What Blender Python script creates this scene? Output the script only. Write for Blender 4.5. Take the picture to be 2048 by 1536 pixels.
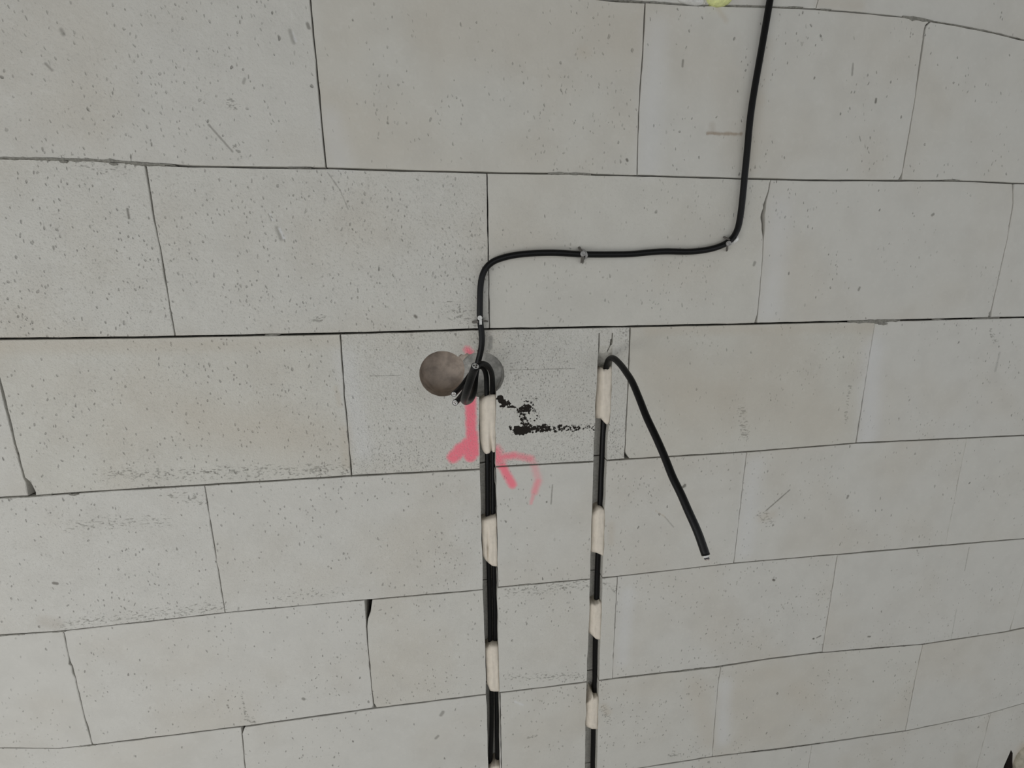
import bpy, bmesh, math, random
import numpy as np
from mathutils import Vector, Matrix

random.seed(7)
RNG = np.random.default_rng(11)
for o in list(bpy.data.objects):
    bpy.data.objects.remove(o, do_unlink=True)
scene = bpy.context.scene
COL = scene.collection

# ------------------------------------------------------------------ camera
F_PX = 873.618                                  # focal length in pixels of a 2048 x 1536 frame
R_CAM = np.array([[0.99161, 0.03683, -0.12391],
                  [-0.01078, 0.97877, 0.20466],
                  [0.12882, -0.20161, 0.97096]])
C_CAM = np.array([0.65622, -0.43903, 0.74986])  # right, up, out of the wall
TOP = 1.75                                      # height of the upper bed joint above the floor
M_AX = np.array([[1, 0, 0], [0, 0, -1], [0, 1, 0]], float)
cam_data = bpy.data.cameras.new('camera')
cam = bpy.data.objects.new('camera', cam_data)
COL.objects.link(cam)
cam_data.sensor_width = 36.0
cam_data.lens = F_PX / 2048 * 36.0
cam_data.clip_start = 0.01
mw = Matrix(((M_AX @ R_CAM).tolist())).to_4x4()
mw.translation = Vector((C_CAM[0], -C_CAM[2], C_CAM[1] + TOP))
cam.matrix_world = mw
scene.camera = cam

# ------------------------------------------------------------------ light
world = bpy.data.worlds.new('world')
scene.world = world
world.use_nodes = True
bg = world.node_tree.nodes['Background']
bg.inputs[0].default_value = (0.93, 0.96, 1.0, 1)
bg.inputs[1].default_value = 0.96
la = bpy.data.lights.new('window_daylight', 'AREA')
la.shape = 'RECTANGLE'
la.size, la.size_y = 1.3, 0.6
la.energy = 11
la.color = (1.0, 0.995, 0.985)
lo = bpy.data.objects.new('window_daylight', la)
COL.objects.link(lo)
lo.location = (-0.8, -1.8, 0.36)
lo.rotation_euler = (Vector((0.8, 0.0, 1.0)) - lo.location).to_track_quat('-Z', 'Y').to_euler()
vs = scene.view_settings
vs.view_transform = 'Standard'
vs.look = 'None'
vs.gamma = 1.0
vs.use_curve_mapping = False
vs.exposure = 0.10
scene.cycles.max_bounces = 6
scene.cycles.diffuse_bounces = 3

# ------------------------------------------------------------------ helpers
def W(px, py, depth=0.0):
    """Point of the place seen at a photograph pixel, at a distance (m) out of the wall face."""
    d = R_CAM @ np.array([(px - 1024) / F_PX, -(py - 768) / F_PX, -1.0])
    t = (depth - C_CAM[2]) / d[2]
    p = C_CAM + d * t
    return np.array([p[0], -depth, p[1] + TOP])

def XZ(px, py):
    p = W(px, py)
    return p[0], p[2]

def new_obj(name, verts, faces, mat=None, parent=None, smooth=False):
    me = bpy.data.meshes.new(name)
    me.from_pydata([tuple(float(c) for c in v) for v in verts], [], [tuple(f) for f in faces])
    me.validate()
    bm = bmesh.new(); bm.from_mesh(me)
    bmesh.ops.recalc_face_normals(bm, faces=bm.faces)
    bm.to_mesh(me); bm.free()
    if smooth:
        for p in me.polygons: p.use_smooth = True
    o = bpy.data.objects.new(name, me)
    COL.objects.link(o)
    if mat: me.materials.append(mat)
    if parent: o.parent = parent
    return o

def set_origin(o, p):
    p = Vector([float(c) for c in p])
    o.data.transform(Matrix.Translation(-p))
    o.location = p

def empty(name, loc):
    o = bpy.data.objects.new(name, None)
    o.empty_display_size = 0.03
    COL.objects.link(o)
    o.location = [float(c) for c in loc]
    return o

def adopt(o, parent):
    """Parent keeping the world position (parents carry only a location)."""
    o.parent = parent
    o.matrix_parent_inverse = Matrix.Translation(-parent.location)

def tag(o, label, cat, group=None):
    o['label'] = label; o['category'] = cat
    if group: o['group'] = group

# ------------------------------------------------------------------ node helpers
def srgb(r, g, b):
    f = lambda c: (c / 255 / 12.92) if c / 255 <= 0.04045 else ((c / 255 + 0.055) / 1.055) ** 2.4
    return (f(r), f(g), f(b), 1.0)

class NT:
    def __init__(self, mat):
        mat.use_nodes = True
        self.t = mat.node_tree
        self.b = self.t.nodes['Principled BSDF']
    def n(self, kind, **kw):
        x = self.t.nodes.new(kind)
        for k, v in kw.items(): setattr(x, k, v)
        return x
    def put(self, sock, v):
        if isinstance(v, bpy.types.NodeSocket): self.t.links.new(v, sock)
        elif v is not None: sock.default_value = v
    def math(self, op, a, b=None, clamp=False):
        x = self.n('ShaderNodeMath', operation=op, use_clamp=clamp)
        self.put(x.inputs[0], a)
        if b is not None: self.put(x.inputs[1], b)
        return x.outputs[0]
    def vmath(self, op, a, b=None, scale=None):
        x = self.n('ShaderNodeVectorMath', operation=op)
        self.put(x.inputs[0], a)
        if b is not None: self.put(x.inputs[1], b)
        if scale is not None: self.put(x.inputs['Scale'], scale)
        return x.outputs['Value'] if op in ('DOT_PRODUCT', 'LENGTH') else x.outputs[0]
    def ramp(self, v, a, b, lo=0.0, hi=1.0, kind='SMOOTHSTEP'):
        x = self.n('ShaderNodeMapRange', interpolation_type=kind)
        x.clamp = True
        self.put(x.inputs[0], v)
        for i, c in enumerate((a, b, lo, hi)): self.put(x.inputs[1 + i], c)
        return x.outputs[0]
    def mix(self, f, a, b):
        x = self.n('ShaderNodeMix', data_type='RGBA')
        self.put(x.inputs['Factor'], f)
        self.put(x.inputs['A'], a) if False else None
        self.put(x.inputs[6], a); self.put(x.inputs[7], b)
        return x.outputs[2]
    def noise(self, vec, scale, detail=2.0, rough=0.5):
        x = self.n('ShaderNodeTexNoise')
        self.put(x.inputs['Vector'], vec)
        x.inputs['Scale'].default_value = scale
        x.inputs['Detail'].default_value = detail
        x.inputs['Roughness'].default_value = rough
        return x.outputs['Fac']
    def voronoi(self, vec, scale):
        x = self.n('ShaderNodeTexVoronoi')
        self.put(x.inputs['Vector'], vec)
        x.inputs['Scale'].default_value = scale
        return x.outputs['Distance'], x.outputs['Color']
    def maxall(self, socks):
        r = socks[0]
        for s in socks[1:]: r = self.math('MAXIMUM', r, s)
        return r
    def capsule(self, flat, a, b):
        a = np.array([a[0], 0, a[1]]); b = np.array([b[0], 0, b[1]])
        ba = b - a; L2 = float(ba @ ba)
        pa = self.vmath('SUBTRACT', flat, tuple(a))
        if L2 < 1e-8: return self.vmath('LENGTH', pa)
        h = self.math('MULTIPLY', self.vmath('DOT_PRODUCT', pa, tuple(ba / L2)), 1.0, clamp=True)
        q = self.n('ShaderNodeVectorMath', operation='SCALE')
        q.inputs[0].default_value = tuple(ba); self.put(q.inputs['Scale'], h)
        return self.vmath('LENGTH', self.vmath('SUBTRACT', pa, q.outputs[0]))

def simple_mat(name, col, rough=0.6, bump=0.0, scale=200.0, var=0.0, spec=0.5):
    m = bpy.data.materials.new(name); N = NT(m)
    tc = N.n('ShaderNodeNewGeometry').outputs['Position']
    nz = N.noise(tc, scale, 4, 0.6)
    c = N.mix(N.ramp(nz, 0.3, 0.7), tuple(x * (1 - var) for x in col[:3]) + (1,), tuple(min(1, x * (1 + var)) for x in col[:3]) + (1,))
    N.put(N.b.inputs['Base Color'], c)
    N.b.inputs['Roughness'].default_value = rough
    N.b.inputs['Specular IOR Level'].default_value = spec
    if bump:
        bn = N.n('ShaderNodeBump'); bn.inputs['Distance'].default_value = bump
        N.put(bn.inputs['Height'], nz); N.put(N.b.inputs['Normal'], bn.outputs[0])
    return m

# ------------------------------------------------------------------ marks on the wall (pixel ends, radius, softness, strength)
PINK = [((935, 700), (941, 706), 3, 10, .95), ((941, 790), (943, 890), 9, 6, 1), ((945, 868), (946, 900), 9, 6, 1), ((938, 886), (907, 914), 11, 7, .97), ((940, 893), (922, 900), 13, 7, .97),
        ((943, 890), (941, 911), 12, 6, .97), ((950, 885), (951, 908), 6, 5, .97), ((990, 905), (998, 920), 10, 15, .9),
        ((1000, 915), (1030, 911), 5, 9, .86), ((1030, 911), (1062, 918), 4, 10, .7), ((1004, 932), (1025, 969), 7, 7, .94),
        ((1066, 925), (1078, 962), 3, 14, .36), ((1076, 962), (1069, 984), 5, 9, .62), ((1068, 985), (1062, 1006), 1.5, 7, .42)]
BLACK = [((1000, 797), (1006, 803), 6, 5, 1.0), ((1006, 812), (1016, 806), 5, 6, .85), ((1012, 813), (1038, 815), 3, 5, .75),
         ((1040, 820), (1058, 815), 8, 9, .82), ((1044, 828), (1052, 850), 8, 10, .74), ((1068, 800), (1058, 818), 8, 9, .6), ((1055, 803), (1068, 835), 16, 16, .58),
         ((1034, 861), (1052, 860), 8, 6, 1.15), ((1056, 857), (1092, 857), 8, 7, .79), ((1090, 857), (1122, 857), 8, 8, .7),
         ((1122, 857), (1155, 857), 8, 9, .68), ((1155, 857), (1192, 855), 8, 10, .63), ((1212, 851), (1234, 849), 5, 8, .55), ((1020, 855), (1022, 858), 3, 4, .75)]
# kind: rust / brown / grey (soft tint), scuff (broken, darker), line (thin dark), pale
MARKS = [('rust', (1415, 267), (1482, 268), .8, 4, .5), ('rust', (1424, 252), (1424, 262), 3, 8, .16), ('brown', (1165, 104), (1170, 106), 5, 12, .3),
         ('rust', (90, 1243), (112, 1248), 8, 14, .16), ('scuff', (462, 208), (472, 214), 6, 5, .8), ('line', (418, 250), (465, 303), 1.0, 1.6, .5),
         ('scuff', (470, 294), (484, 312), 3, 4, .9), ('line', (655, 345), (680, 380), .6, 1.4, .45), ('line', (680, 380), (696, 418), .6, 1.4, .35),
         ('scuff', (1483, 820), (1492, 868), 8, 8, .75), ('scuff', (1700, 772), (1690, 845), 3, 5, .65), ('line', (1532, 1022), (1580, 980), .8, 2, .7),
         ('scuff', (1524, 1030), (1540, 1046), 10, 8, .6), ('brown', (1522, 1035), (1545, 1030), 8, 14, .3), ('scuff', (484, 1388), (490, 1428), 1.5, 3, .9), ('scuff', (493, 1437), (505, 1444), 5, 5, .9),
         ('scuff', (1056, 1475), (1072, 1471), 2.5, 3, 1.0), ('scuff', (1338, 1510), (1354, 1510), 3, 4, .9), ('scuff', (1206, 1415), (1216, 1440), 6, 8, .65),
         ('brown', (1208, 1412), (1216, 1425), 6, 10, .35), ('brown', (1222, 1050), (1222, 1085), 5, 10, .3), ('line', (1105, 970), (1102, 1008), .8, 1.8, .55),
         ('scuff', (1983, 660), (1990, 682), 3, 5, .7), ('grey', (2000, 706), (1991, 742), 1.5, 3, .3), ('scuff', (1637, 62), (1645, 80), 1.5, 2, 1.0),
         ('brown', (1436, 18), (1452, 40), 3, 5, .4), ('grey', (982, 676), (980, 697), 3, 3, .55), ('scuff', (430, 945), (690, 940), 9, 14, .6),
         ('scuff', (200, 948), (420, 950), 7, 14, .5), ('scuff', (140, 1052), (330, 1040), 6, 16, .5), ('scuff', (330, 985), (405, 1005), 6, 16, .5),
         ('scuff', (130, 1248), (440, 1212), 6, 16, .55), ('scuff', (560, 1195), (700, 1180), 4, 12, .45), ('scuff', (1020, 1355), (1165, 1352), 6, 14, .55),
         ('scuff', (1020, 1185), (1170, 1170), 8, 14, .6), ('scuff', (1210, 1165), (1232, 1180), 6, 10, .55), ('brown', (672, 775), (680, 810), 3, 5, .35),
         ('brown', (690, 860), (694, 930), 6, 10, .35), ('brown', (0, 692), (420, 688), 6, 20, .35), ('brown', (450, 690), (670, 680), 6, 18, .25),
         ('line', (740, 752), (800, 751), .4, 1.2, .45), ('line', (1020, 740), (1150, 737), .4, 1.2, .4), ('brown', (1300, 660), (1740, 655), 4, 16, .3),
         ('line', (1938, 1095), (1929, 1141), .5, 1.5, .4), ('line', (1913, 1218), (1902, 1277), .4, 1.5, .3), ('brown', (2050, 1495), (2030, 1540), 14, 26, .75),
         ('brown', (1535, 90), (1515, 200), 8, 14, .22), ('brown', (1515, 200), (1500, 340), 8, 14, .22), ('brown', (1640, 5), (1720, 12), 5, 14, .3), ('brown', (400, 850), (640, 880), 26, 60, .3),
         ('brown', (1330, 760), (1650, 840), 40, 70, .28), ('brown', (1390, 1370), (1420, 1480), 14, 34, .3), ('brown', (1550, 1340), (1640, 1420), 20, 40, .22),
         ('brown', (900, 60), (1250, 60), 40, 60, .26), ('pale', (690, 720), (725, 900), 8, 26, .35), ('pale', (1745, 700), (1738, 870), 14, 34, .5),
         ('pale', (1560, 420), (1540, 620), 14, 34, .38), ('pale', (1510, 930), (1490, 1100), 12, 28, .35), ('pale', (1450, 1370), (1445, 1480), 10, 24, .4),
         ('pale', (1255, 1190), (1245, 1320), 8, 22, .38), ('pale', (1310, 60), (1298, 330), 10, 30, .35), ('pale', (660, 240), (680, 320), 10, 26, .3),
         ('scuff', (900, 620), (955, 640), 14, 14, .42), ('scuff', (130, 318), (250, 345), 6, 8, .5), ('pale', (1030, 1403), (1046, 1410), 1.5, 3, .6),
         ('scuff', (1640, 1290), (1700, 1284), 1, 4, .3), ('scuff', (1835, 1100), (1836, 1110), 2, 3, .45), ('line', (1706, 128), (1704, 150), 1.2, 2, .5), ('line', (1366, 121), (1365, 133), 1.2, 2, .6), ('line', (1752, 198), (1751, 205), 1.5, 2, .8), ('line', (553, 456), (562, 478), 2, 4, .45),
         ('pale', (559, 458), (567, 476), 1, 2.5, .7), ('pale', (539, 428), (545, 440), 1, 2, .6), ('line', (536, 428), (542, 441), .6, 1.5, .5), ('scuff', (622, 640), (644, 634), 5, 4, 1.0), ('line', (830, 632), (832, 634), 2, 2.5, .8),
         ('line', (123, 60), (127, 68), 2, 3, .45), ('line', (92, 128), (104, 140), 1, 2.5, .5), ('line', (580, 62), (588, 86), 2, 3, .4), ('pale', (586, 64), (592, 84), 1, 2, .5), ('line', (254, 418), (257, 436), 1.2, 2, .7),
         ('line', (490, 158), (487, 166), 1.5, 2, .4), ('line', (615, 48), (618, 56), 2, 2, .6), ('line', (1547, 1160), (1549, 1161), 2.2, 2, .9), ('line', (1627, 1278), (1628, 1278), 1.8, 2, .9), ('line', (1634, 1276), (1642, 1272), 1.2, 2, .7),
         ('line', (1736, 1273), (1740, 1273), 1.5, 2, .7), ('line', (882, 1430), (886, 1424), 3, 3, .5), ('line', (872, 1476), (876, 1472), 2.5, 2.5, .5), ('line', (108, 1166), (114, 1167), 2.5, 2, .7), ('line', (606, 1398), (608, 1399), 2.5, 2, .6),
         ('line', (1508, 530), (1510, 525), 2.2, 2, .5), ('line', (1254, 319), (1255, 321), 1.8, 1.5, .8), ('line', (1697, 992), (1695, 996), 2, 2, .6), ('line', (1366, 974), (1370, 970), 2.2, 2, .8), ('line', (1865, 430), (1868, 428), 2, 2, .6), ('line', (1720, 575), (1718, 580), 1.8, 2, .6),
         ('brown', (1312, 1022), (1330, 1034), .6, 2, .6), ('line', (1330, 1034), (1347, 1054), .5, 2, .35), ('scuff', (1368, 965), (1370, 975), 1.5, 2, 1.0)]
TINT = {'rust': srgb(128, 98, 62), 'brown': srgb(190, 179, 162), 'grey': srgb(120, 120, 116), 'scuff': srgb(112, 110, 102),
        'line': srgb(98, 94, 86), 'pale': srgb(214, 214, 214)}

def near(mk, box):
    r = (mk[-3] + mk[-2] + 2) / 850.0
    for q in np.linspace(0, 1, 9):
        x, z = XZ(mk[-5][0] + (mk[-4][0] - mk[-5][0]) * q, mk[-5][1] + (mk[-4][1] - mk[-5][1]) * q)
        if box[0] - r < x < box[1] + r and box[2] - r < z < box[3] + r: return True
    return False

def block_mat(box, warm, pores, fine, seed):
    """Aerated concrete: grey-white, pitted, with the marks that lie inside this block."""
    m = bpy.data.materials.new('aerated_concrete'); N = NT(m)
    pos = N.n('ShaderNodeNewGeometry').outputs['Position']
    vec = N.vmath('ADD', pos, (seed * 3.17, seed * 1.31, seed * 2.23))
    warp = N.n('ShaderNodeTexNoise'); N.put(warp.inputs['Vector'], vec); warp.inputs['Scale'].default_value = 110; warp.inputs['Detail'].default_value = 0
    wv = N.vmath('ADD', vec, N.vmath('SCALE', N.vmath('SUBTRACT', warp.outputs['Color'], (.5, .5, .5)), scale=0.006))
    base = srgb(205 - 3 * warm, 203 - 4 * warm, 197 - 8 * warm)
    tan = srgb(196, 189, 176)
    big = N.noise(vec, 5.5, 2, 0.55)
    col = N.mix(N.ramp(big, .42, .75, 0, .35 + .35 * warm), base, tan)
    blot = N.noise(vec, 22, 2, 0.6)
    col = N.mix(N.ramp(blot, .35, .75, 0, .16), col, srgb(176, 174, 168))
    # pits: three sizes of pores
    mp = N.n('ShaderNodeMapping'); N.put(mp.inputs['Vector'], wv)
    mp.inputs['Rotation'].default_value = (0, math.radians(-14 - 22 * ((seed * 7) % 5) / 4), 0); mp.inputs['Scale'].default_value = (1.6, 1, .85)
    pv = mp.outputs[0]
    d1, c1 = N.voronoi(pv, 50)
    s1 = N.n('ShaderNodeSeparateColor'); N.put(s1.inputs[0], c1)
    pick1 = N.ramp(s1.outputs[0], .88 - .3 * pores, .95 - .3 * pores)
    p1 = N.math('MULTIPLY', N.ramp(d1, .05, .155, 1, 0), N.math('MULTIPLY', pick1, N.ramp(s1.outputs[1], 0, 1, .35, 1)))
    d2, c2 = N.voronoi(pv, 125)
    s2 = N.n('ShaderNodeSeparateColor'); N.put(s2.inputs[0], c2)
    patch = N.ramp(N.noise(vec, 9, 0), .3, .7, -.25, .2)
    pick2 = N.ramp(N.math('ADD', s2.outputs[0], patch), .95 - .5 * pores, 1.0 - .5 * pores)
    p2 = N.math('MULTIPLY', N.ramp(d2, .1, .28, 1, 0), N.math('MULTIPLY', pick2, N.ramp(s2.outputs[1], 0, 1, .3, .9)))
    n3 = N.noise(vec, 330, 2, .6)
    n4 = N.noise(vec, 120, 1, .5)
    fpatch = N.ramp(N.noise(vec, 7, 0), .35, .65, .35, 1.0)
    p3 = N.math('MULTIPLY', N.ramp(n3, .34, .43, 1, 0), N.math('MULTIPLY', fpatch, fine))
    pit = N.maxall([p1, N.math('MULTIPLY', p2, .8)])
    col = N.mix(N.math('MULTIPLY', pit, .6), col, srgb(120, 117, 109))  # shade inside the pores painted into the colour, along with slight dirt
    if fine > .06: col = N.mix(N.math('MULTIPLY', p3, .38 + .2 * (fine > .8)), col, srgb(116, 113, 106))
    col = N.mix(N.ramp(n4, .55, .75, 0, .07 + .12 * fine), col, srgb(224, 223, 218))
    height = N.math('MULTIPLY', pit, -1.0)
    if fine > .12: height = N.math('ADD', height, N.math('MULTIPLY', n3, .9 * fine))
    height = N.math('ADD', height, N.math('MULTIPLY', n4, .22 + .35 * fine))
    flat = N.vmath('MULTIPLY', pos, (1, 0, 1))
    k = 1 / 1080.0
    spk = N.noise(N.vmath('MULTIPLY', vec, (.55, 1, 1.2)), 260, 2, .65)
    wob = N.math('MULTIPLY', N.math('SUBTRACT', N.noise(vec, 160, 1), .5), .006)
    front = N.ramp(N.vmath('DOT_PRODUCT', pos, (0, 1, 0)), .002, .0035, 1, 0, 'LINEAR')
    for mk in MARKS:
        if not near(mk, box): continue
        kind, a, b, r, s, st = mk
        d = N.math('ADD', N.capsule(flat, XZ(*a), XZ(*b)), N.math('MULTIPLY', wob, .25 if kind == 'line' else .8))
        f = N.ramp(d, max(0.0, (r - s * .5)) * k, (r + s) * k, st, 0)
        if kind == 'scuff': f = N.math('MULTIPLY', N.ramp(N.math('ADD', spk, N.math('MULTIPLY', f, .2)), .62, .74), N.ramp(f, .02, .3))
        f = N.math('MULTIPLY', f, front)
        if kind == 'scuff':
            f = N.math('MULTIPLY', f, .55)
        col = N.mix(f, col, TINT[kind])
    rough = 0.92
    pk = [mk for mk in PINK if near(mk, box)]
    if pk:
        fs = []
        for a, b, r, s, st in pk:
            d = N.math('ADD', N.capsule(flat, XZ(*a), XZ(*b)), N.math('MULTIPLY', wob, .6))
            fs.append(N.ramp(d, max(0.0, (r - s * .6)) * k, (r + s) * k, st, 0))
        f = N.math('MULTIPLY', N.maxall(fs), front)
        f = N.math('MULTIPLY', f, N.math('SUBTRACT', 1.0, N.math('MULTIPLY', p3, .35)))
        grain = N.ramp(N.math('ADD', N.math('MULTIPLY', n3, .5), f), .18, .6, 0, 1)
        f = N.math('MULTIPLY', f, grain)
        col = N.mix(N.math('MULTIPLY', f, N.math('SUBTRACT', 1.0, N.math('MULTIPLY', pit, .5))), col, srgb(248, 130, 145))
    bk = [mk for mk in BLACK if near(mk, box)]
    if bk:
        fs = []
        for a, b, r, s, st in bk:
            d = N.math('ADD', N.capsule(flat, XZ(*a), XZ(*b)), N.math('MULTIPLY', wob, 1.2))
            fs.append(N.ramp(d, max(0.0, (r - s * .5)) * k, (r + s) * k, st, 0))
        dens = N.maxall(fs)
        tn = N.noise(vec, 230, 4, .62)
        f = N.ramp(N.math('SUBTRACT', N.math('MULTIPLY', dens, .74), tn), -.035, .02)
        f = N.math('MULTIPLY', N.math('MULTIPLY', f, front), N.ramp(dens, .05, .2))
        col = N.mix(f, col, srgb(38, 34, 30))
    N.put(N.b.inputs['Base Color'], col)
    N.b.inputs['Roughness'].default_value = rough
    N.b.inputs['Specular IOR Level'].default_value = 0.2
    bn = N.n('ShaderNodeBump'); bn.inputs['Distance'].default_value = 0.0022; bn.inputs['Strength'].default_value = 0.85
    N.put(bn.inputs['Height'], height); N.put(N.b.inputs['Normal'], bn.outputs[0])
    return m

MAT_MORTAR = simple_mat('grey_mortar', srgb(138, 136, 128), .95, .002, 300, .2, .2)
MAT_DUST = simple_mat('brown_drill_dust', srgb(182, 169, 157), .95, .003, 60, .2, .2)
MAT_DUST2 = simple_mat('grey_drill_dust', srgb(186, 184, 178), .95, .004, 70, .24, .2)
MAT_CHASE = simple_mat('sawn_concrete', srgb(196, 193, 184), .95, .0015, 260, .12, .2)
MAT_PLASTER = simple_mat('cream_gypsum', srgb(224, 214, 199), .8, .0012, 90, .05, .3)
MAT_BLACK = simple_mat('black_sheath', srgb(11, 11, 12), .40, .0003, 500, .15, .24)
MAT_FILLER = simple_mat('white_filler', srgb(225, 224, 220), .8, .0005, 600, .1)
MAT_CORE = simple_mat('core_insulation', srgb(70, 68, 70), .5, 0, 300, .1)
MAT_COPPER = simple_mat('dull_wire', srgb(150, 140, 132), .35, 0, 300, .1)
MAT_COPPER.node_tree.nodes['Principled BSDF'].inputs['Metallic'].default_value = 1
MAT_CLIP = simple_mat('grey_plastic', srgb(150, 148, 146), .45, 0, 300, .08)
MAT_PRONG = simple_mat('dark_prong', srgb(96, 92, 86), .5, 0, 300, .1)
MAT_CLIPW = simple_mat('white_plastic', srgb(214, 213, 210), .45, 0, 300, .05)
MAT_FOAM = simple_mat('yellow_foam', srgb(222, 226, 158), .75, .002, 160, .1)
MAT_WHITE = simple_mat('white_plaster_lump', srgb(215, 214, 210), .85, .002, 160, .08)
MAT_SMEAR = simple_mat('beige_mortar', srgb(176, 170, 154), .95, .004, 60, .2, .2)
MAT_VOID_SHADE = simple_mat('painted_void_shade', srgb(52, 46, 43), .95, .003, 120, .3, .2)  # dark brown that paints shade into the broken void
MAT_FLOOR = simple_mat('concrete_floor', srgb(186, 184, 178), .9, .002, 40, .12, .2)

# ------------------------------------------------------------------ the wall: bed joints, perpends, blocks
BEDS = {0: [(1224, 0), (1290, 4), (1390, 10), (1517, 13), (1632, 18), (1719, 25), (1809, 34), (1861, 42), (1930, 54), (1983, 65), (2048, 80)],
        1: [(0, 316), (105, 318), (185, 320), (290, 327), (382, 332), (540, 335), (652, 336), (816, 341), (973, 345), (1111, 347), (1274, 351), (1483, 357), (1640, 360), (1798, 361), (1909, 361), (2025, 366.5), (2048, 367)],
        2: [(0, 678), (264, 675), (540, 670), (679, 667), (816, 663.5), (979, 658), (1132, 655.5), (1261, 653), (1501, 648), (1524, 647), (1751, 642), (1980, 636), (2048, 634.5)],
        3: [(0, 996), (66, 992.5), (237, 980), (409, 970), (540, 962.5), (704, 952), (959, 939), (990, 934), (1185, 923.5), (1264, 917.5), (1493, 904), (1714, 886.5), (2048, 871)],
        4: [(0, 1271), (127, 1262), (264, 1247), (450, 1226), (540, 1217.5), (732, 1200), (964, 1180), (1000, 1174.5), (1178, 1158.7), (1235, 1153.4), (1468, 1127), (1890, 1091), (2048, 1077.8)],
        5: [(0, 1496), (119, 1497.6), (185, 1491), (485, 1454), (748, 1417), (969, 1389.5), (1171, 1364.5), (1224, 1358), (1442, 1333), (1540, 1318), (1645, 1305), (1845.6, 1288.5), (2009, 1264), (2048, 1256)],
        6: [(1290, 1534.5), (1424.6, 1513.5), (1540, 1500), (1624, 1489), (1811, 1462), (1969.5, 1429), (2048, 1406.6)]}
GAPB = {-3: 2.0, -2: 2.0, -1: 2.0, 0: 2.4, 1: 2.6, 2: 3.4, 3: 2.6, 4: 2.2, 5: 2.5, 6: 3.2, 7: 1.0}   # open joint in millimetres
bed_xy = {}
for k in range(-3, 8):
    zn = TOP - .25 * k
    pts = [XZ(*p) for p in BEDS.get(k, [])]
    if pts:
        xs = [pts[0][0] - .12] + [p[0] for p in pts] + [pts[-1][0] + .12]
        zs = [zn] + [p[1] for p in pts] + [zn]
        if pts[0][0] < .1: zs[0] = zs[1]
    else:
        xs, zs = [-2, 4], [zn, zn]
    bed_xy[k] = (np.array(xs), np.array(zs))
def bed(k, x): return float(np.interp(x, *bed_xy[k]))

# perpends per course, left to right: a nominal x, or points (px, py[, left half gap mm, right half gap mm])
D = .8
PERP = {0: [.265, .762, [(1637, 0), (1632, 18)], 1.76, 2.26],
        1: [-.53, -.032, [(620, 0, D, 1.0), (652, 336, 1.2, 1.2)], [(1291, 5), (1287, 97), (1278, 224), (1275, 351)],
            [(1861, 42, 2.2, 1.8), (1851, 52, 1.6, 1.6), (1837.6, 148, 1.8, 1.2), (1836, 160, 1.0, .8), (1822, 250), (1804, 350, 1, 1), (1800, 361, 5, 4)], 1.965, 2.46],
        2: [-.29, [(290, 330, 1.6, 1), (300, 390, 1.4, 1), (307, 438, 1.6, 1), (319, 493, .9, .9), (335, 591, .8, .8), (349, 673, 1, 1)],
            [(974, 347), (975, 380, 1.3, D), (976, 440, 1.4, D), (977, 500), (979, 657)],
            [(1542, 361, .8, .6), (1538, 382, .8, .8), (1534, 395, 1.6, 1.0), (1531, 408, 3.6, 2.0), (1530, 416, 2.6, 3.0), (1528, 428, 5.6, 3.2), (1528, 437, 6.4, 3.0), (1528, 446, 4.0, 2.6), (1528.5, 460, 4.4, 2.0), (1528.5, 470, 2.4, 1.2), (1528, 482, 1.0, .9), (1524, 538, .6, .6), (1516, 630, 1, 1), (1513, 645, 3.6, 2.6)],
            [(2028, 367, 3, 1.5), (2027, 380, 1, .8), (2027.5, 406, .5, .5), (2015.6, 477.6, .5, .5), (1984, 620, .6, .6), (1980, 634, 3, 3)], 2.21],
        3: [-.535, [(-4, 752, 1.8, 1.6), (0, 768, 1.8, 1.6), (26, 873, 1.5, 1.5), (47.5, 955, 1.4, 1.2), (54, 965, 2.0, 4.5), (62, 985, 5.5, 6)],
            [(680, 668, 1, 1.2), (688.5, 785, .7, .7), (703, 951, 1, 1)], [(1261, 654, .9, .9), (1257, 767, .9, .9), (1250, 905, .8, .8), (1250, 912, .8, 5), (1250, 917, .8, 9)],
            [(1751, 643), (1743, 690, .6, .6), (1712, 886, 1.2, 2.5)], 1.965, 2.46],
        4: [-.28, [(409, 970, .5, .5), (450, 1225, .6, .6)], .72, [(1494, 905, .9, .7), (1470, 1110, .7, .7), (1468, 1127, 1.6, 1.2)], [(1934, 879, .25, .25), (1891.6, 1089.6, .25, .25)], 2.215],
        5: [-.54, [(126.6, 1265, .5, .5), (139, 1322, .4, .4), (140, 1326, 4, .6), (143, 1332, 1, 1), (146, 1345, 1.2, 1), (150, 1356, .3, .3), (169, 1437, .3, .3), (185, 1490, .7, .7)],
            [(735, 1200, 6.0, 9.0), (734, 1225, 3.2, 7.0), (733, 1240, 1.6, 2.4), (733, 1255, 1.0, 1.0), (739, 1329, .7, .7), (747, 1408, .8, .8), (748, 1415, 1.2, 5)],
            [(1235, 1154, .7, .7), (1227, 1310, .5, .5), (1225, 1357, .5, .5)], [(1676, 1108, .5, .5), (1645, 1305, .5, .5)], [(2031, 1221, .5, .5), (2021, 1257.6, 1.5, 1.5)], 2.46],
        6: [-.29, [(485, 1455, 3.5, 4.5), (484.5, 1462, 1.2, 2.0), (484, 1468, .8, .8), (490, 1536, .8, .8)], .72,
            [(1442, 1333, .6, .6), (1436, 1373, .6, .6), (1430, 1442, .6, .6), (1424.6, 1513, .8, .8)], [(1845.6, 1288, .7, .7), (1829.7, 1363, .6, .6), (1811, 1462, .6, .6)], 2.215],
        7: [-.54, -.035, .46, .965, [(1624, 1489, .5, .5), (1617, 1536, .5, .5)], 1.965, 2.46]}
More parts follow.
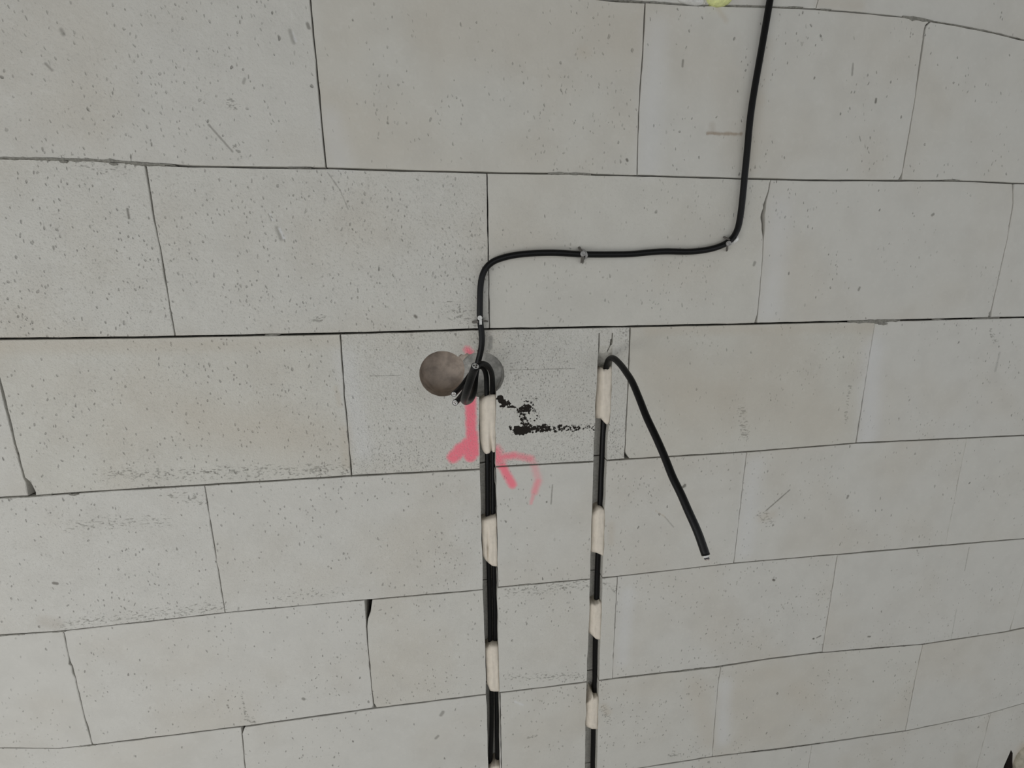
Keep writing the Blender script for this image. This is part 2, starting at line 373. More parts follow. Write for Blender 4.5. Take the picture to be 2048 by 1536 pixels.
for k in PERP:                                   # one more block beyond the frame at either end
    if k == 0: PERP[k] = [-.235] + PERP[k]
    PERP[k] = [PERP[k][0] - .5] + PERP[k] + [PERP[k][-1] + .5]
PERP[-1] = [-.98 + .5 * i for i in range(9)]
PERP[-2] = [-.735 + .5 * i for i in range(8)]
class Perp:
    def __init__(self, d):
        if isinstance(d, (int, float)):
            self.z = np.array([-1., 3.]); self.x = np.array([d, d]); self.l = self.r = np.array([D, D]) / 1000
        else:
            q = []
            for p in d:
                x, z = XZ(p[0], p[1]); q.append((z, x, p[2] if len(p) > 2 else D, p[3] if len(p) > 2 else D))
            q.sort(); q = np.array(q)
            self.z, self.x, self.l, self.r = q[:, 0], q[:, 1], q[:, 2] / 1000, q[:, 3] / 1000
    def left(self, z): return float(np.interp(z, self.z, self.x - self.l))     # right side of the block left of it
    def right(self, z): return float(np.interp(z, self.z, self.x + self.r))

def wobble(n, amp, step=3):
    k = max(2, n // step + 2)
    a = RNG.normal(0, amp, k)
    return np.interp(np.linspace(0, k - 1, n), np.arange(k), a)

def block_outline(k, pl, pr):
    gt, gb = GAPB[k - 1] / 2000, GAPB[k] / 2000
    def corner(side, bk, s):
        z = TOP - .25 * bk
        for _ in range(4):
            x = side(z); z = bed(bk, x) + s
        return x, z
    tl = corner(pl.right, k - 1, -gt); tr = corner(pr.left, k - 1, -gt)
    br = corner(pr.left, k, gb); bl = corner(pl.right, k, gb)
    pts = []
    def along(n, fx, fz, amp):
        w1 = wobble(n + 1, amp); w1[0] = w1[-1] = 0
        for i in range(n):
            u = i / n
            pts.append((fx(u, w1[i]), fz(u, w1[i])))
    nx, nz = 54, 48
    along(nx, lambda u, w: tl[0] + (tr[0] - tl[0]) * u, lambda u, w: bed(k - 1, tl[0] + (tr[0] - tl[0]) * u) - gt + w * .7, .00035)
    along(nz, lambda u, w: pr.left(tr[1] + (br[1] - tr[1]) * u) + w, lambda u, w: tr[1] + (br[1] - tr[1]) * u, .0003)
    along(nx, lambda u, w: br[0] + (bl[0] - br[0]) * u, lambda u, w: bed(k, br[0] + (bl[0] - br[0]) * u) + gb + w * .7, .00035)
    along(nz, lambda u, w: pl.right(bl[1] + (tl[1] - bl[1]) * u) + w, lambda u, w: bl[1] + (tl[1] - bl[1]) * u, .0003)
    return np.array(pts)

THICK = .12
def build_block(k, pl, pr, mat, parent):
    o = block_outline(k, pl, pr)
    n = len(o)
    d = np.roll(o, -1, 0) - np.roll(o, 1, 0)
    d /= np.linalg.norm(d, axis=1)[:, None]
    nin = np.stack([d[:, 1], -d[:, 0]], 1)                  # clockwise outline: inward is to the right
    inset = np.abs(.0007 + wobble(n, .0003, 2) + (RNG.random(n) < .05) * RNG.random(n) * .0018)
    inner = o + nin * inset[:, None]
    proud = RNG.normal(0, .0004)
    v = [(x, -proud, z) for x, z in inner] + [(x, .0008 - proud, z) for x, z in o] + [(x, THICK, z) for x, z in o]
    f = [list(range(n))[::-1]]
    for i in range(n):
        j = (i + 1) % n
        f += [(i, j, n + j, n + i), (n + i, n + j, 2 * n + j, 2 * n + i)]
    f.append(list(range(2 * n, 3 * n)))
    b = new_obj('block', v, f, mat, parent)
    return b, (o[:, 0].min(), o[:, 0].max(), o[:, 1].min(), o[:, 1].max())

wall = new_obj('wall_back', [(x, y, z) for x in (-.79, 2.72) for y in (.1205, .24) for z in (0, 2.5)],
               [(0, 1, 3, 2), (4, 5, 7, 6), (0, 1, 5, 4), (2, 3, 7, 6), (0, 2, 6, 4), (1, 3, 7, 5)], MAT_MORTAR)
wall['kind'] = 'structure'
wall['label'] = 'bare wall of pale grey aerated concrete blocks with thin joints'

# warm tint, pores, fine speckle for each visible block (course, index)
LOOK = {(0, 0): (.3, .1, .1), (0, 1): (.2, .05, .05), (0, 2): (.2, .05, .05),
        (1, 1): (.3, .75, .3), (1, 2): (.55, .5, .1), (1, 3): (.3, .28, .05), (1, 4): (.3, .15, .05),
        (2, 0): (.35, .85, .6), (2, 1): (.35, .85, .55), (2, 2): (.6, .5, .15), (2, 3): (.3, .32, .05), (2, 4): (.2, .2, .05),
        (3, 0): (.2, .3, .4), (3, 1): (.65, .6, .5), (3, 2): (.35, .7, 1.0), (3, 3): (.8, .45, .15), (3, 4): (.2, .35, .05),
        (4, 0): (.2, .6, .4), (4, 1): (.25, .6, .3), (4, 2): (.3, .5, .15), (4, 3): (.3, .45, .05), (4, 4): (.35, .3, .03),
        (5, 0): (.2, .5, .1), (5, 1): (.2, .55, .15), (5, 2): (.45, .4, .25), (5, 3): (.3, .45, .1), (5, 4): (.25, .3, .03),
        (6, 0): (.2, .45, .1), (6, 1): (.25, .4, .1), (6, 2): (.5, .45, .1), (6, 3): (.55, .3, .05), (6, 4): (.3, .2, .03),
        (7, 2): (.4, .3, .05), (7, 3): (.4, .3, .05), (7, 4): (.3, .3, .05)}
BLOCKS = []
seed = 1
for k in range(-2, 8):
    P = [Perp(d) for d in PERP[k]]
    for i in range(len(P) - 1):
        seed += 1
        warm, pores, fine = LOOK.get((k, i - (2 if k == 0 else 1)), (.3, .4, .1))
        o = block_outline(k, P[i], P[i + 1])
        box = (o[:, 0].min(), o[:, 0].max(), o[:, 1].min(), o[:, 1].max())
        mat = block_mat(box, warm, pores, fine, seed)
        b, box = build_block(k, P[i], P[i + 1], mat, wall)
        BLOCKS.append((b, box))

# ------------------------------------------------------------------ chases, drilled holes, chips cut into the blocks
CUT = []
def cutter(name, verts, faces, mat):
    c = new_obj(name, verts, faces, mat)
    a = np.array([v for v in verts])
    CUT.append((c, (a[:, 0].min(), a[:, 0].max(), a[:, 2].min(), a[:, 2].max())))
    return c

def chase(left, right, depth, ramp_top=0.0, jag=.0005):
    """A sawn channel between two edge lines given in pixels, from top to bottom."""
    zt = XZ(*left[0])[1]
    L = np.array(sorted([XZ(*p)[::-1] for p in left])); R = np.array(sorted([XZ(*p)[::-1] for p in right]))
    zs = np.linspace(max(L[:, 0].max(), R[:, 0].max()), .0, 90)
    v, f = [], []
    n = len(zs)
    jl, jr = wobble(n, jag, 2), wobble(n, jag, 2)
    for i, z in enumerate(zs):
        xl = np.interp(z, L[:, 0], L[:, 1]) + jl[i]; xr = np.interp(z, R[:, 0], R[:, 1]) + jr[i]
        dep = depth if ramp_top <= 0 else depth * min(1.0, .01 + ((zs[0] - z) / ramp_top) ** 1.5)
        dep += RNG.normal(0, .0005)
        v += [(xl, -.02, z), (xr, -.02, z), (xr, dep, z), (xl, dep, z)]
    for i in range(n - 1):
        for a in range(4):
            b = (a + 1) % 4
            f.append((4 * i + a, 4 * i + b, 4 * i + 4 + b, 4 * i + 4 + a))
    f += [(0, 1, 2, 3), (4 * n - 4, 4 * n - 3, 4 * n - 2, 4 * n - 1)]
    cutter('cut', v, f, MAT_CHASE)

CH1_L = [(956.5, 770), (957.5, 800), (958.8, 839), (959.3, 934), (961.4, 1024), (965, 1131), (965.5, 1180), (968, 1257), (970.7, 1315), (972, 1395), (974.6, 1447), (976, 1526), (977, 1600)]
CH1_R = [(992.5, 770), (992.5, 800), (991.5, 892), (991, 931), (992.3, 1023), (994.6, 1131), (995, 1210), (996.7, 1289), (999, 1368), (1000, 1526), (1000.5, 1600)]
CH2_L = [(1198, 692), (1197, 706), (1195.6, 728), (1191, 826), (1188.5, 892), (1184.6, 997), (1182, 1076), (1179.5, 1156), (1178, 1236), (1175, 1302), (1172.7, 1368), (1171.4, 1421), (1170, 1534), (1169, 1600)]
CH2_R = [(1225, 692), (1224.5, 706), (1224, 732), (1221.5, 834), (1216, 866), (1214, 918), (1211, 997), (1207.5, 1100), (1205, 1155), (1203, 1236), (1200.5, 1302), (1198, 1368), (1196, 1440), (1194, 1534), (1193, 1600)]
chase(CH1_L, CH1_R, .030)
chase(CH2_L, CH2_R, .028, ramp_top=.036)

def hole(px, py, dia, depth, rough, mat):
    x, z = XZ(px, py)
    n, v, f = 96, [], []
    rings = [(-.02, 1.0), (.003, 1.0), (depth * .35, .995), (depth * .7, .985), (depth * .88, .95), (depth * .97, .87), (depth, .74), (depth, .5), (depth, .25)]
    for y, r in rings:
        w = np.array([RNG.normal(0, rough) for _ in range(12)])
        for i in range(n):
            a = 2 * math.pi * i / n
            rr = dia / 2 * r * (1 + (RNG.normal(0, .004) if r == 1.0 else 0))
            v.append((x + rr * math.cos(a), y + (np.interp(i * 12 / n, range(13), np.append(w, w[0])) if r < .9 else 0), z + rr * math.sin(a)))
    for j in range(len(rings) - 1):
        for i in range(n):
            b = (i + 1) % n
            f.append((j * n + i, j * n + b, j * n + n + b, j * n + n + i))
    f.append(list(range(n)))
    v.append((x, depth, z)); c = len(v) - 1
    for i in range(n): f.append(((len(rings) - 1) * n + i, (len(rings) - 1) * n + (i + 1) % n, c))
    o = cutter('cut', v, f, mat)
    for p in o.data.polygons: p.use_smooth = True
hole(885.5, 748, .0795, .056, .0010, MAT_DUST)
hole(963.5, 750, .0795, .042, .0020, MAT_DUST2)

def chip(poly, depth, mat=MAT_CHASE, taper=.6):
    """A tapering gouge with a pixel outline."""
    p = np.array([XZ(*q) for q in poly]); c = p.mean(0)
    n = len(p)
    q = c + (p - c) * taper
    o = c + (p - c) * (1 + (1 - taper) * .02 / max(depth, 1e-3))
    v = [(x, -.02, z) for x, z in o] + [(x, depth, z) for x, z in q]
    f = [list(range(n)), list(range(n, 2 * n))] + [(i, (i + 1) % n, n + (i + 1) % n, n + i) for i in range(n)]
    cutter('cut', v, f, mat)
# saw kerfs above the second chase, the split beside them, chipped web between the two holes
chip([(1197.6, 666), (1199.8, 666), (1199.4, 712), (1196.4, 712)], .016, taper=.85)
chip([(1224.0, 666), (1226.2, 666), (1226, 684), (1224.2, 690), (1222.6, 690)], .012, taper=.85)
chip([(1221.0, 679), (1224.6, 676), (1224.8, 688), (1221.4, 692), (1218.6, 702), (1216.0, 708), (1215.8, 702), (1219.4, 692)], .012, taper=.9)
chip([(917, 713), (922, 708), (928, 710), (934, 706), (940, 709), (947, 706), (957, 707), (966, 708), (962, 740), (940, 764), (926, 768), (916, 740)], .018, MAT_DUST, taper=.95)
# broken place low on the right, its inside coloured dark in place of shade
chip([(2022, 1500), (2025.5, 1506), (2025, 1522), (2027, 1570), (1998, 1570), (2008, 1532), (2016, 1514)], .10, MAT_VOID_SHADE, taper=.95)

dg = bpy.context.evaluated_depsgraph_get()
for b, box in BLOCKS:
    hit = [c for c, cb in CUT if cb[0] < box[1] and cb[1] > box[0] and cb[2] < box[3] and cb[3] > box[2]]
    if not hit: continue
    for c in hit:
        md = b.modifiers.new('cut', 'BOOLEAN'); md.operation = 'DIFFERENCE'; md.solver = 'EXACT'; md.object = c
        md.material_mode = 'TRANSFER'
    dg.update()
    me = bpy.data.meshes.new_from_object(b.evaluated_get(dg))
    b.modifiers.clear()
    b.data = me
for c, _ in CUT:
    bpy.data.objects.remove(c, do_unlink=True)

# ------------------------------------------------------------------ grey mortar showing in the joints
def seam(k, x0, x1, th, off=0.0, steps=None):
    """Mortar squeezed out along a bed joint between two pixel columns, thickness in millimetres."""
    b = BEDS[k]
    px = np.linspace(x0, x1, steps or max(6, int(abs(x1 - x0) / 6)))
    py = np.interp(px, [p[0] for p in b], [p[1] for p in b])
    n = len(px); v, f = [], []
    env = np.sin(np.linspace(.15, math.pi - .15, n)) ** .5
    up = np.abs(th * .5 * env + wobble(n, th * .16, 1)); dn = np.abs(th * .5 * env + wobble(n, th * .2, 1))
    for i in range(n):
        x, z = XZ(px[i], py[i]); z += off / 1000
        bulge = .0006 + abs(RNG.normal(0, .0005))
        v += [(x, .004, z + up[i] / 1000), (x, -bulge, z + up[i] * .45 / 1000), (x, -bulge, z - dn[i] * .45 / 1000), (x, .004, z - dn[i] / 1000)]
    for i in range(n - 1):
        for a in range(3): f.append((4 * i + a, 4 * i + a + 1, 4 * i + 5 + a, 4 * i + 4 + a))
        f.append((4 * i + 3, 4 * i, 4 * i + 4, 4 * i + 7))
    f += [(0, 1, 2, 3), (4 * n - 4, 4 * n - 3, 4 * n - 2, 4 * n - 1)]
    new_obj('mortar_seam', v, f, MAT_MORTAR, wall)
for a in [(1, -30, 130, 5.6), (1, 90, 210, 6.4), (1, 180, 350, 5.0), (1, 250, 330, 6.5, -1.0), (1, 205, 245, 6.0, 1.0), (1, 118, 135, 6.0, -3.0), (1, 218, 234, 6.0, -3.5), (1, 575, 622, 2.8), (1, 1096, 1130, 6.5), (1, 1118, 1182, 6.0), (1, 1888, 1918, 4.0, .6),
          (2, 1698, 1800, 7.5, 0), (2, 1712, 1770, 9.5, -2.0), (2, 1758, 1776, 8.0, -6.0), (2, 1868, 1890, 3.6), (2, 1950, 1998, 3.4), (2, 530, 560, 3.4), (0, 1455, 1600, 4.0), (0, 1575, 1605, 5.0, 1.0), (0, 1640, 1662, 5.0),
          (0, 1805, 1866, 9.5), (0, 1866, 2040, 3.6), (3, -10, 75, 3.6), (3, 60, 104, 5.0), (3, 138, 158, 6.0, -2), (4, 105, 131, 4.6), (4, -20, 50, 3.6), (5, 1345, 1446, 6.0), (6, 1500, 1640, 2.6),
          (0, 1228, 1284, 4.6), (0, 1300, 1342, 5.2), (5, 1640, 1850, 2.6), (5, 160, 192, 5.0, 1.5), (4, 1034, 1062, 4.6, 1.2)]:
    seam(*a)

# ------------------------------------------------------------------ floor
floor = new_obj('floor', [(x, y, z) for x in (-3, 5) for y in (-4, .24) for z in (-.1, 0)],
                [(0, 1, 3, 2), (4, 5, 7, 6), (0, 1, 5, 4), (2, 3, 7, 6), (0, 2, 6, 4), (1, 3, 7, 5)], MAT_FLOOR)
floor['kind'] = 'structure'
floor['label'] = 'bare concrete floor at the foot of the wall'

ceiling = new_obj('ceiling', [(x, y, z) for x in (-3, 5) for y in (-4, .24) for z in (2.5, 2.65)],  # out of view, added to keep ambient light from above off the wall
                  [(0, 1, 3, 2), (4, 5, 7, 6), (0, 1, 5, 4), (2, 3, 7, 6), (0, 2, 6, 4), (1, 3, 7, 5)], MAT_MORTAR)
ceiling['kind'] = 'structure'
ceiling['label'] = 'unseen grey ceiling slab, added to block light from above'

# ------------------------------------------------------------------ cables
def spline(pts, step=.004):
    P = [np.array(p, float) for p in pts]
    P = [2 * P[0] - P[1]] + P + [2 * P[-1] - P[-2]]
    out = []
    for i in range(1, len(P) - 2):
        p0, p1, p2, p3 = P[i - 1:i + 3]
        t0 = 0.; t1 = t0 + max(1e-6, np.linalg.norm(p1 - p0)) ** .5; t2 = t1 + max(1e-6, np.linalg.norm(p2 - p1)) ** .5; t3 = t2 + max(1e-6, np.linalg.norm(p3 - p2)) ** .5
        n = max(2, int(np.linalg.norm(p2 - p1) / step))
        for t in np.linspace(t1, t2, n, endpoint=False):
            a1 = (t1 - t) / (t1 - t0) * p0 + (t - t0) / (t1 - t0) * p1
            a2 = (t2 - t) / (t2 - t1) * p1 + (t - t1) / (t2 - t1) * p2
            a3 = (t3 - t) / (t3 - t2) * p2 + (t - t2) / (t3 - t2) * p3
            b1 = (t2 - t) / (t2 - t0) * a1 + (t - t0) / (t2 - t0) * a2
            b2 = (t3 - t) / (t3 - t1) * a2 + (t - t1) / (t3 - t1) * a3
            out.append((t2 - t) / (t2 - t1) * b1 + (t - t1) / (t2 - t1) * b2)
    out.append(P[-2])
    out = np.array(out)
    for _ in range(3):
        out[1:-1] = .25 * out[:-2] + .5 * out[1:-1] + .25 * out[2:]
    return out

def tube(path, r, sides=16, hollow=None):
    """Tube round a path; with hollow = (inner radius, recess) its last end is a cut sheath with a ring and a recess."""
    T = np.gradient(path, axis=0); T /= np.linalg.norm(T, axis=1)[:, None]
    u = np.cross(T[0], [.3, 1, .2]); u /= np.linalg.norm(u)
    v, f = [], []
    frames = []
    for i in range(len(path)):
        u = u - T[i] * (u @ T[i]); u /= np.linalg.norm(u)
        w = np.cross(T[i], u)
        frames.append((T[i], u, w))
        for s in range(sides):
            a = 2 * math.pi * s / sides
            v.append(path[i] + r * (math.cos(a) * u + math.sin(a) * w))
    n = len(path)
    for i in range(n - 1):
        for s in range(sides):
            q = (s + 1) % sides
            f.append((i * sides + s, i * sides + q, (i + 1) * sides + q, (i + 1) * sides + s))
    f.append(list(range(sides)))
    if hollow:
        ri, rec = hollow
        t, u, w = frames[-1]
        for back in (0, rec):
            for s in range(sides):
                a = 2 * math.pi * s / sides
                v.append(path[-1] - t * back + ri * (math.cos(a) * u + math.sin(a) * w))
        o, a_, b_ = (n - 1) * sides, n * sides, (n + 1) * sides
        for s in range(sides):
            q = (s + 1) % sides
            f += [(o + s, o + q, a_ + q, a_ + s), (a_ + s, a_ + q, b_ + q, b_ + s)]
        f.append([b_ + s for s in range(sides)])
    else:
        f.append([(n - 1) * sides + s for s in range(sides)])
    return v, f, frames[-1]

def cable(pts, r, label, cat='cable', turn=0.3, group='black power cables', bare=0.0):
    """A sheathed cable whose last point is the cut end with filler and three cores."""
    path = spline([W(*p) for p in pts])
    root = empty('power_cable', path[0])
    tag(root, label, cat, group)
    v, f, (t, u, w) = tube(path, r, 16, (r * .86, .003))
    o = new_obj('sheath', v, f, MAT_BLACK, None, True); adopt(o, root)
    e = path[-1]
    rs = r * .85
    fv, ff, _ = tube(np.array([e - t * .012, e - t * .006, e - t * .0004 + t * bare]), rs * (1 if not bare else .8), 14)
    o = new_obj('filler', fv, ff, MAT_FILLER); adopt(o, root)
    for q in range(3):
        a = turn + q * 2.094
        c = e + r * .40 * (math.cos(a) * u + math.sin(a) * w)
        cv, cf, _ = tube(np.array([c - t * .008, c - t * .003, c + t * (.0003 + bare * 1.6)]), r * .25, 10)
        o = new_obj('core', cv, cf, MAT_CORE); adopt(o, root)
        kv, kf, _ = tube(np.array([c - t * .006, c - t * .002, c + t * (.0009 + bare * 1.9)]), r * .13, 8)
        k = new_obj('conductor', kv, kf, MAT_COPPER)
        k.parent = o; k.matrix_parent_inverse = o.matrix_world.inverted() @ Matrix.Identity(4)
        k.matrix_parent_inverse = Matrix.Translation(-root.location)
        k.matrix_parent_inverse = Matrix.Identity(4)
    return root, path

RC = .0052
A = .0095
path_a = [(1590, -330, A), (1570, -200, A), (1556, -100, A), (1548, -46, A), (1540, 0, A), (1524.5, 90, A), (1507, 190, A), (1500, 240, A), (1494.5, 300, A), (1489.5, 350, A), (1484.5, 402, A), (1481, 430, A), (1475, 459, A), (1464, 478, .0085),
          (1446, 490, A), (1422, 498, A), (1382, 503.3, A), (1330, 502.8, A), (1296, 505, A), (1264, 508, A), (1211, 509, A), (1163.5, 508.5, .0085), (1105, 505.5, A), (1053, 507.5, A),
          (1025, 511, A), (1001, 517, A), (985, 523.5, A), (972, 535, A), (964.5, 551, A), (961, 572, A), (960, 600, A), (960, 640, .0085), (963, 662, A), (964, 683, A), (961, 705, .006), (955.5, 726, .004),
          (951, 752, .003), (949, 778, .026), (943, 796, .060), (934, 803, .100), (928.5, 801, .138), (930, 794, .168), (936, 775, .188), (943, 753, .198), (951, 732, .213)]
cable(path_a, RC, 'black cable clipped across the wall face from the top edge down to the drilled holes', turn=.8)
CB = -.019
path_b = [(980.0, 1600, CB), (981.0, 1526, CB), (983.0, 1450, CB), (983.0, 1395, CB), (980.5, 1290, CB), (979.5, 1210, CB), (978.0, 1150, CB), (975.5, 1040, CB), (975.0, 940, CB), (974.0, 860, CB), (974, 800, -.016), (973.2, 772, -.010),
          (972, 748, -.001), (964.5, 733, .010), (953, 734, .020), (940, 750, .027), (926, 770, .036), (916, 780, .048), (907.5, 788.5, .068)]
cable(path_b, .0045, 'left of two black cables in the left slot, its cut end beside the drilled hole', turn=.1)
path_c = [(993.3, 1600, CB), (994.3, 1526, CB), (993.8, 1450, CB), (993.3, 1395, CB), (990.3, 1290, CB), (989.8, 1210, CB), (988.3, 1150, CB), (986.3, 1040, CB), (986.1, 940, CB), (985.3, 860, CB), (985, 800, -.016), (985.2, 770, -.006),
          (983, 745, .013), (973, 729, .029), (959, 727.5, .042), (946, 744, .050), (937, 766, .058), (928, 785, .066), (919, 797, .080), (910, 805.5, .104)]
cable(path_c, .0045, 'right of two black cables in the left slot, bent out to the lowest cut end', turn=1.3)
CD = -.017
path_d = [(1184, 1600, CD), (1185.5, 1530, CD), (1186.7, 1470, CD), (1189.5, 1360, CD), (1190.5, 1290, CD), (1193.6, 1180, CD), (1195.2, 1130, CD), (1200.3, 1010, CD), (1203.3, 930, CD), (1206.5, 860, CD), (1210, 790, CD),
          (1212, 752, -.014), (1213, 733, -.004), (1217, 720, .010), (1226, 716, .030), (1239, 727, .055), (1252, 744, .082), (1264, 763, .105), (1279.5, 799.5, .135), (1293, 834, .160), (1314, 878.6, .187), (1331, 918, .208),
          (1345.5, 955, .226), (1361, 986, .241), (1377, 1023, .256), (1395, 1063, .270), (1411.5, 1110, .284)]
cable(path_d, .0054, 'long black cable tail curving down out of the top of the right wall slot', turn=.5, bare=.003)

# ------------------------------------------------------------------ plaster dabs over the cables in the chases
def dab(top, bottom, label, left_in=.008, crown=.0012, lmid=None, rmid=None, notch=None, spike=None):
    top = np.array(top, float); bottom = np.array(bottom, float)
    nu, nv = 18, 22
    def curve(c, u):
        t = (c[:, 0] - c[0, 0]) / (c[-1, 0] - c[0, 0])
        return np.array([np.interp(u, t, c[:, 0]), np.interp(u, t, c[:, 1])])
    v, f = [], []
    nz = RNG.normal(0, 1, (nu + 1, nv + 1))
    for _ in range(2):
        nz = (nz + np.roll(nz, 1, 0) + np.roll(nz, -1, 0) + np.roll(nz, 1, 1) + np.roll(nz, -1, 1)) / 5
    for j in range(nv + 1):
        q = j / nv
        for i in range(nu + 1):
            u = i / nu
            a, b = curve(top, u), curve(bottom, u)
            p = a + (b - a) * q
            s = min(1, u / .55)
            dep = -left_in * (1 - s * s * (3 - 2 * s)) + crown * math.sin(math.pi * u) - .0006
            e = min(q, 1 - q) * nv
            if e < 1.5: dep -= .0030 * (1.5 - e) / 1.5
            if u > .93: dep -= .0012
            dep += nz[i, j] * .0011
            if notch and q > notch[1]:
                w = abs(u - notch[0] - (1 - q) * notch[3]) / notch[2]
                if w < 1: dep -= .010 * (1 - w) * (q - notch[1]) / (1 - notch[1])
            v.append(W(p[0] + nz[i, j] * .3, p[1], dep))
    W1 = nu + 1
    base = len(v)
    for p in v[:base]: v.append(np.array([p[0], .0285, p[2]]))
    for j in range(nv):
        for i in range(nu):
            a = j * W1 + i
            f.append((a, a + 1, a + W1 + 1, a + W1))
            f.append((base + a, base + a + W1, base + a + W1 + 1, base + a + 1))
    ring = [i for i in range(nu)] + [j * W1 + nu for j in range(nv)] + [nv * W1 + i for i in range(nu, 0, -1)] + [j * W1 for j in range(nv, 0, -1)]
    for a, b in zip(ring, ring[1:] + ring[:1]): f.append((a, b, base + b, base + a))
    o = new_obj('plaster_dab', v, f, MAT_PLASTER, None, True)
    set_origin(o, v[nv * W1 + nu // 2])
    tag(o, label, 'plaster', 'plaster dabs holding the cables')
    return o
G = 'cream plaster dab in the left wall slot, '
dab([(958.2, 801), (963, 797.5), (970, 795), (978, 791.5), (986, 790), (991.5, 790)], [(960.5, 886), (964, 898), (968, 905), (971.5, 908), (979, 906.5), (983, 901), (986, 904.5), (991, 904)],
    G + 'long cracked one just below the drilled holes', notch=(.72, .55, .10, -.2))
dab([(963, 1040), (973, 1039), (982.5, 1037), (993.2, 1033)], [(965.5, 1112), (968, 1116), (974.6, 1124), (985, 1132), (994.6, 1133)], G + 'second from the holes, slanted lower end', left_in=.006, notch=(.35, .02, .09, .1))
dab([(970.8, 1295), (982.5, 1292), (996, 1290.5)], [(974, 1369), (977.5, 1374), (980, 1381.5), (988, 1383), (999, 1383)], G + 'smooth third one low down', left_in=.006)
dab([(976.5, 1536), (985, 1532.5), (999.5, 1530.5)], [(977, 1590), (985, 1594), (1000, 1594)], G + 'cut off by the bottom edge', left_in=.006)
G = 'cream plaster dab in the right wall slot, '
dab([(1194.8, 739), (1199, 737), (1204, 735.5), (1208, 740), (1215, 737), (1224.2, 732.5)], [(1191.2, 836), (1197, 837), (1203, 836.5), (1208, 843), (1213.6, 849.5), (1218, 846), (1220.8, 838)],
    G + 'topmost, under the curved cable', left_in=.009, crown=.003)
dab([(1184, 1024), (1195, 1019.7), (1203, 1015.8), (1210.6, 1020)], [(1181.8, 1104), (1192.5, 1105.4), (1199, 1108), (1207, 1112)], G + 'second from the top, bulging', left_in=.006, crown=.003)
dab([(1179, 1207), (1183, 1206), (1190, 1209.6), (1196, 1207), (1203.4, 1203.5)], [(1177.2, 1265), (1184.6, 1270.7), (1191, 1277), (1195, 1279), (1202, 1279)], G + 'third from the top with notched upper edge', left_in=.006, crown=.002)
dab([(1172.2, 1404), (1178, 1400), (1182.5, 1396), (1184.6, 1385), (1186.5, 1396), (1197, 1392)], [(1171.2, 1452), (1176, 1455), (1184.6, 1458), (1195.2, 1458)], G + 'lowest, with a small spike on top', left_in=.006, crown=.002)

# ------------------------------------------------------------------ cable clips
def bar(a, b, r0, r1, flatten=.6, n=7, sides=8):
    """Tapered, slightly flattened bar from a to b."""
    a, b = np.array(a), np.array(b)
    t = (b - a) / np.linalg.norm(b - a)
    out = np.array([0, -1., 0]); s = np.cross(t, out); s /= np.linalg.norm(s); out = np.cross(s, t)
    v, f = [], []
    prof = [(0, .75), (.04, 1), (.35, 1), (.7, 1), (.9, .95), (.98, .7), (1.0, .35)]
    for q, k in prof:
        r = (r0 + (r1 - r0) * q) * k
        for i in range(sides):
            an = 2 * math.pi * i / sides
            v.append(a + (b - a) * q + r * (math.cos(an) * s + flatten * math.sin(an) * out))
    for j in range(len(prof) - 1):
        for i in range(sides):
            k = (i + 1) % sides
            f.append((j * sides + i, j * sides + k, j * sides + sides + k, j * sides + sides + i))
    f += [list(range(sides)), [(len(prof) - 1) * sides + i for i in range(sides)]]
    return v, f

def button(c, axis, r, h):
    axis = np.array(axis, float); axis /= np.linalg.norm(axis)
    u = np.cross(axis, [.2, .1, 1]); u /= np.linalg.norm(u); w = np.cross(axis, u)
    prof = [(0, .8), (.15, 1), (.7, 1), (.95, .82), (1.0, .6), (.82, .42), (.8, .2)]
    v, f, n = [], [], 18
    for q, k in prof:
        for i in range(n):
            a = 2 * math.pi * i / n
            v.append(c + axis * h * q + r * k * (math.cos(a) * u + math.sin(a) * w))
    for j in range(len(prof) - 1):
        for i in range(n):
            k = (i + 1) % n
            f.append((j * n + i, j * n + k, j * n + n + k, j * n + n + i))
    f += [list(range(n)), [(len(prof) - 1) * n + i for i in range(n)]]
    return v, f

def clip(knob, prongs, strap, label, mat, knob_r, strap_mat=None):
    """Push-in cable clip: strap over the cable, round head, prongs lying against the wall."""
    k = W(*knob)
    root = empty('cable_clip', (k[0], 0, k[2]))
    tag(root, label, 'cable clip', 'push-in clips on the surface cable')
    # strap: half loop over the cable, from wall to wall, along the line between the two strap pixels
    a, b = W(strap[0][0], strap[0][1], 0), W(strap[1][0], strap[1][1], 0)
    d = b - a; L = np.linalg.norm(d); d /= L
    pts = [(a + b) / 2 + d * (L / 2 * math.cos(t)) + np.array([0, -1, 0]) * (.0012 + .0135 * math.sin(t)) for t in np.linspace(math.pi, 0, 13)]
    ax = np.cross(d, [0, 1., 0]); ax /= np.linalg.norm(ax)
    v, f = [], []
    for i, p in enumerate(pts):
        nrm = p - ((a + b) / 2 + np.array([0, -.004, 0])); nrm /= np.linalg.norm(nrm)
        for sx, sn in ((-1, 0), (1, 0), (1, 1), (-1, 1)):
            v.append(p + ax * .0021 * sx + nrm * .0013 * sn)
    for i in range(len(pts) - 1):
        for s in range(4):
            q = (s + 1) % 4
            f.append((4 * i + s, 4 * i + q, 4 * i + 4 + q, 4 * i + 4 + s))
    f += [(0, 1, 2, 3), tuple(4 * len(pts) - 4 + s for s in range(4))]
    adopt(new_obj('strap', v, f, strap_mat or mat), root)
    v, f = button(k, (.05, -1, .1), knob_r, .005)
    adopt(new_obj('head', v, f, mat, None, True), root)
    for pa, pb, r0, r1 in prongs:
        v, f = bar(W(*pa), W(*pb), r0, r1)
        adopt(new_obj('prong', v, f, MAT_PRONG, None, True), root)
    return root
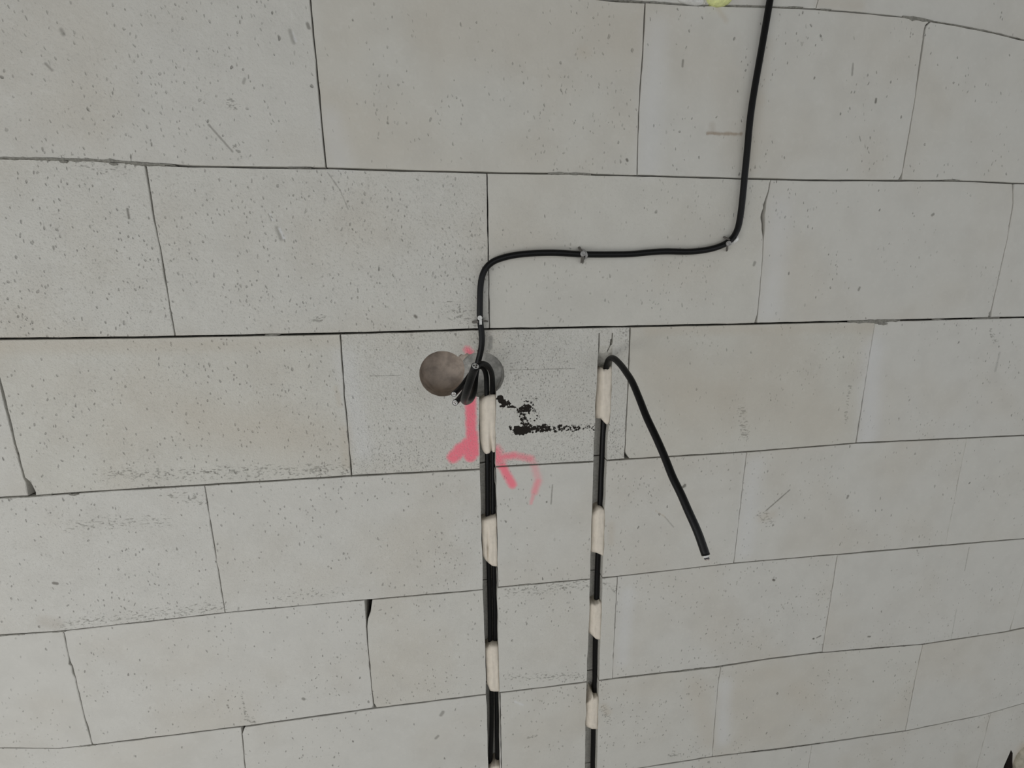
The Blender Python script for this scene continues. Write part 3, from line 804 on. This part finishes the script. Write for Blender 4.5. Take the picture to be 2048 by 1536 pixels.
clip((1165, 508, .0135), [((1162, 503, .012), (1158, 494, .002), .0022, .0028), ((1164.5, 512, .012), (1162.2, 526.5, .003), .0020, .0013), ((1166.5, 512, .012), (1165.6, 527.5, .003), .0020, .0013)],
     ((1163, 500), (1170, 517)), 'grey clip at the middle of the horizontal cable run', MAT_CLIP, .0044)
clip((1455.5, 487.5, .0135), [((1459.5, 480, .013), (1446.5, 473.5, .004), .0019, .0022), ((1454.5, 491, .012), (1453.8, 502, .003), .0022, .0024)],
     ((1459, 488), (1468.5, 473)), 'grey clip at the rounded bend of the cable on the right', MAT_CLIP, .0044, MAT_CLIPW)
clip((959.5, 636, .0135), [((956.5, 643.5, .013), (944.5, 644.5, .003), .0022, .0024), ((964, 641, .012), (976.5, 643, .001), .0020, .0013)],
     ((959.3, 630), (960.8, 653)), 'whitish clip on the vertical cable just above the drilled holes', MAT_CLIPW, .0040)

# ------------------------------------------------------------------ lumps at the edges of the view
def lump(name, c, rad, mat, label, cat, seed, rough=.25, flat=.6):
    bm = bmesh.new()
    bmesh.ops.create_icosphere(bm, subdivisions=4, radius=1.0)
    rng = np.random.default_rng(seed)
    ks = rng.normal(0, 1, (9, 3)); ks /= np.linalg.norm(ks, axis=1)[:, None]
    am = rng.uniform(.4, 1, 9)
    for vv in bm.verts:
        p = np.array(vv.co)
        s = 1 + rough * sum(a * math.exp(-((1 - p @ k) / .18)) for a, k in zip(am, ks)) + rng.normal(0, .008)
        q = p * s * np.array(rad)
        vv.co = (q[0], q[1], q[2])
    me = bpy.data.meshes.new(name); bm.to_mesh(me); bm.free()
    for p in me.polygons: p.use_smooth = True
    me.materials.append(mat)
    o = bpy.data.objects.new(name, me); COL.objects.link(o)
    o.location = [float(x) for x in c]
    tag(o, label, cat)
    return o
c = W(1436, -5, 0.0)
lump('foam_blob', c, (.0165, .012, .013), MAT_FOAM, 'pale yellow blob of hardened foam in the joint at the top edge', 'foam', 3, .22)
c = W(1382, -2, 0.0)
lump('plaster_lump', c, (.019, .008, .007), MAT_WHITE, 'white plaster lump left of the yellow foam at the top edge', 'plaster', 5, .25)
c = W(2052, 1524, 0.0)
lump('mortar_lump', c, (.036, .012, .056), MAT_SMEAR, 'rough grey mortar lump in the lower right corner', 'mortar', 8, .22)
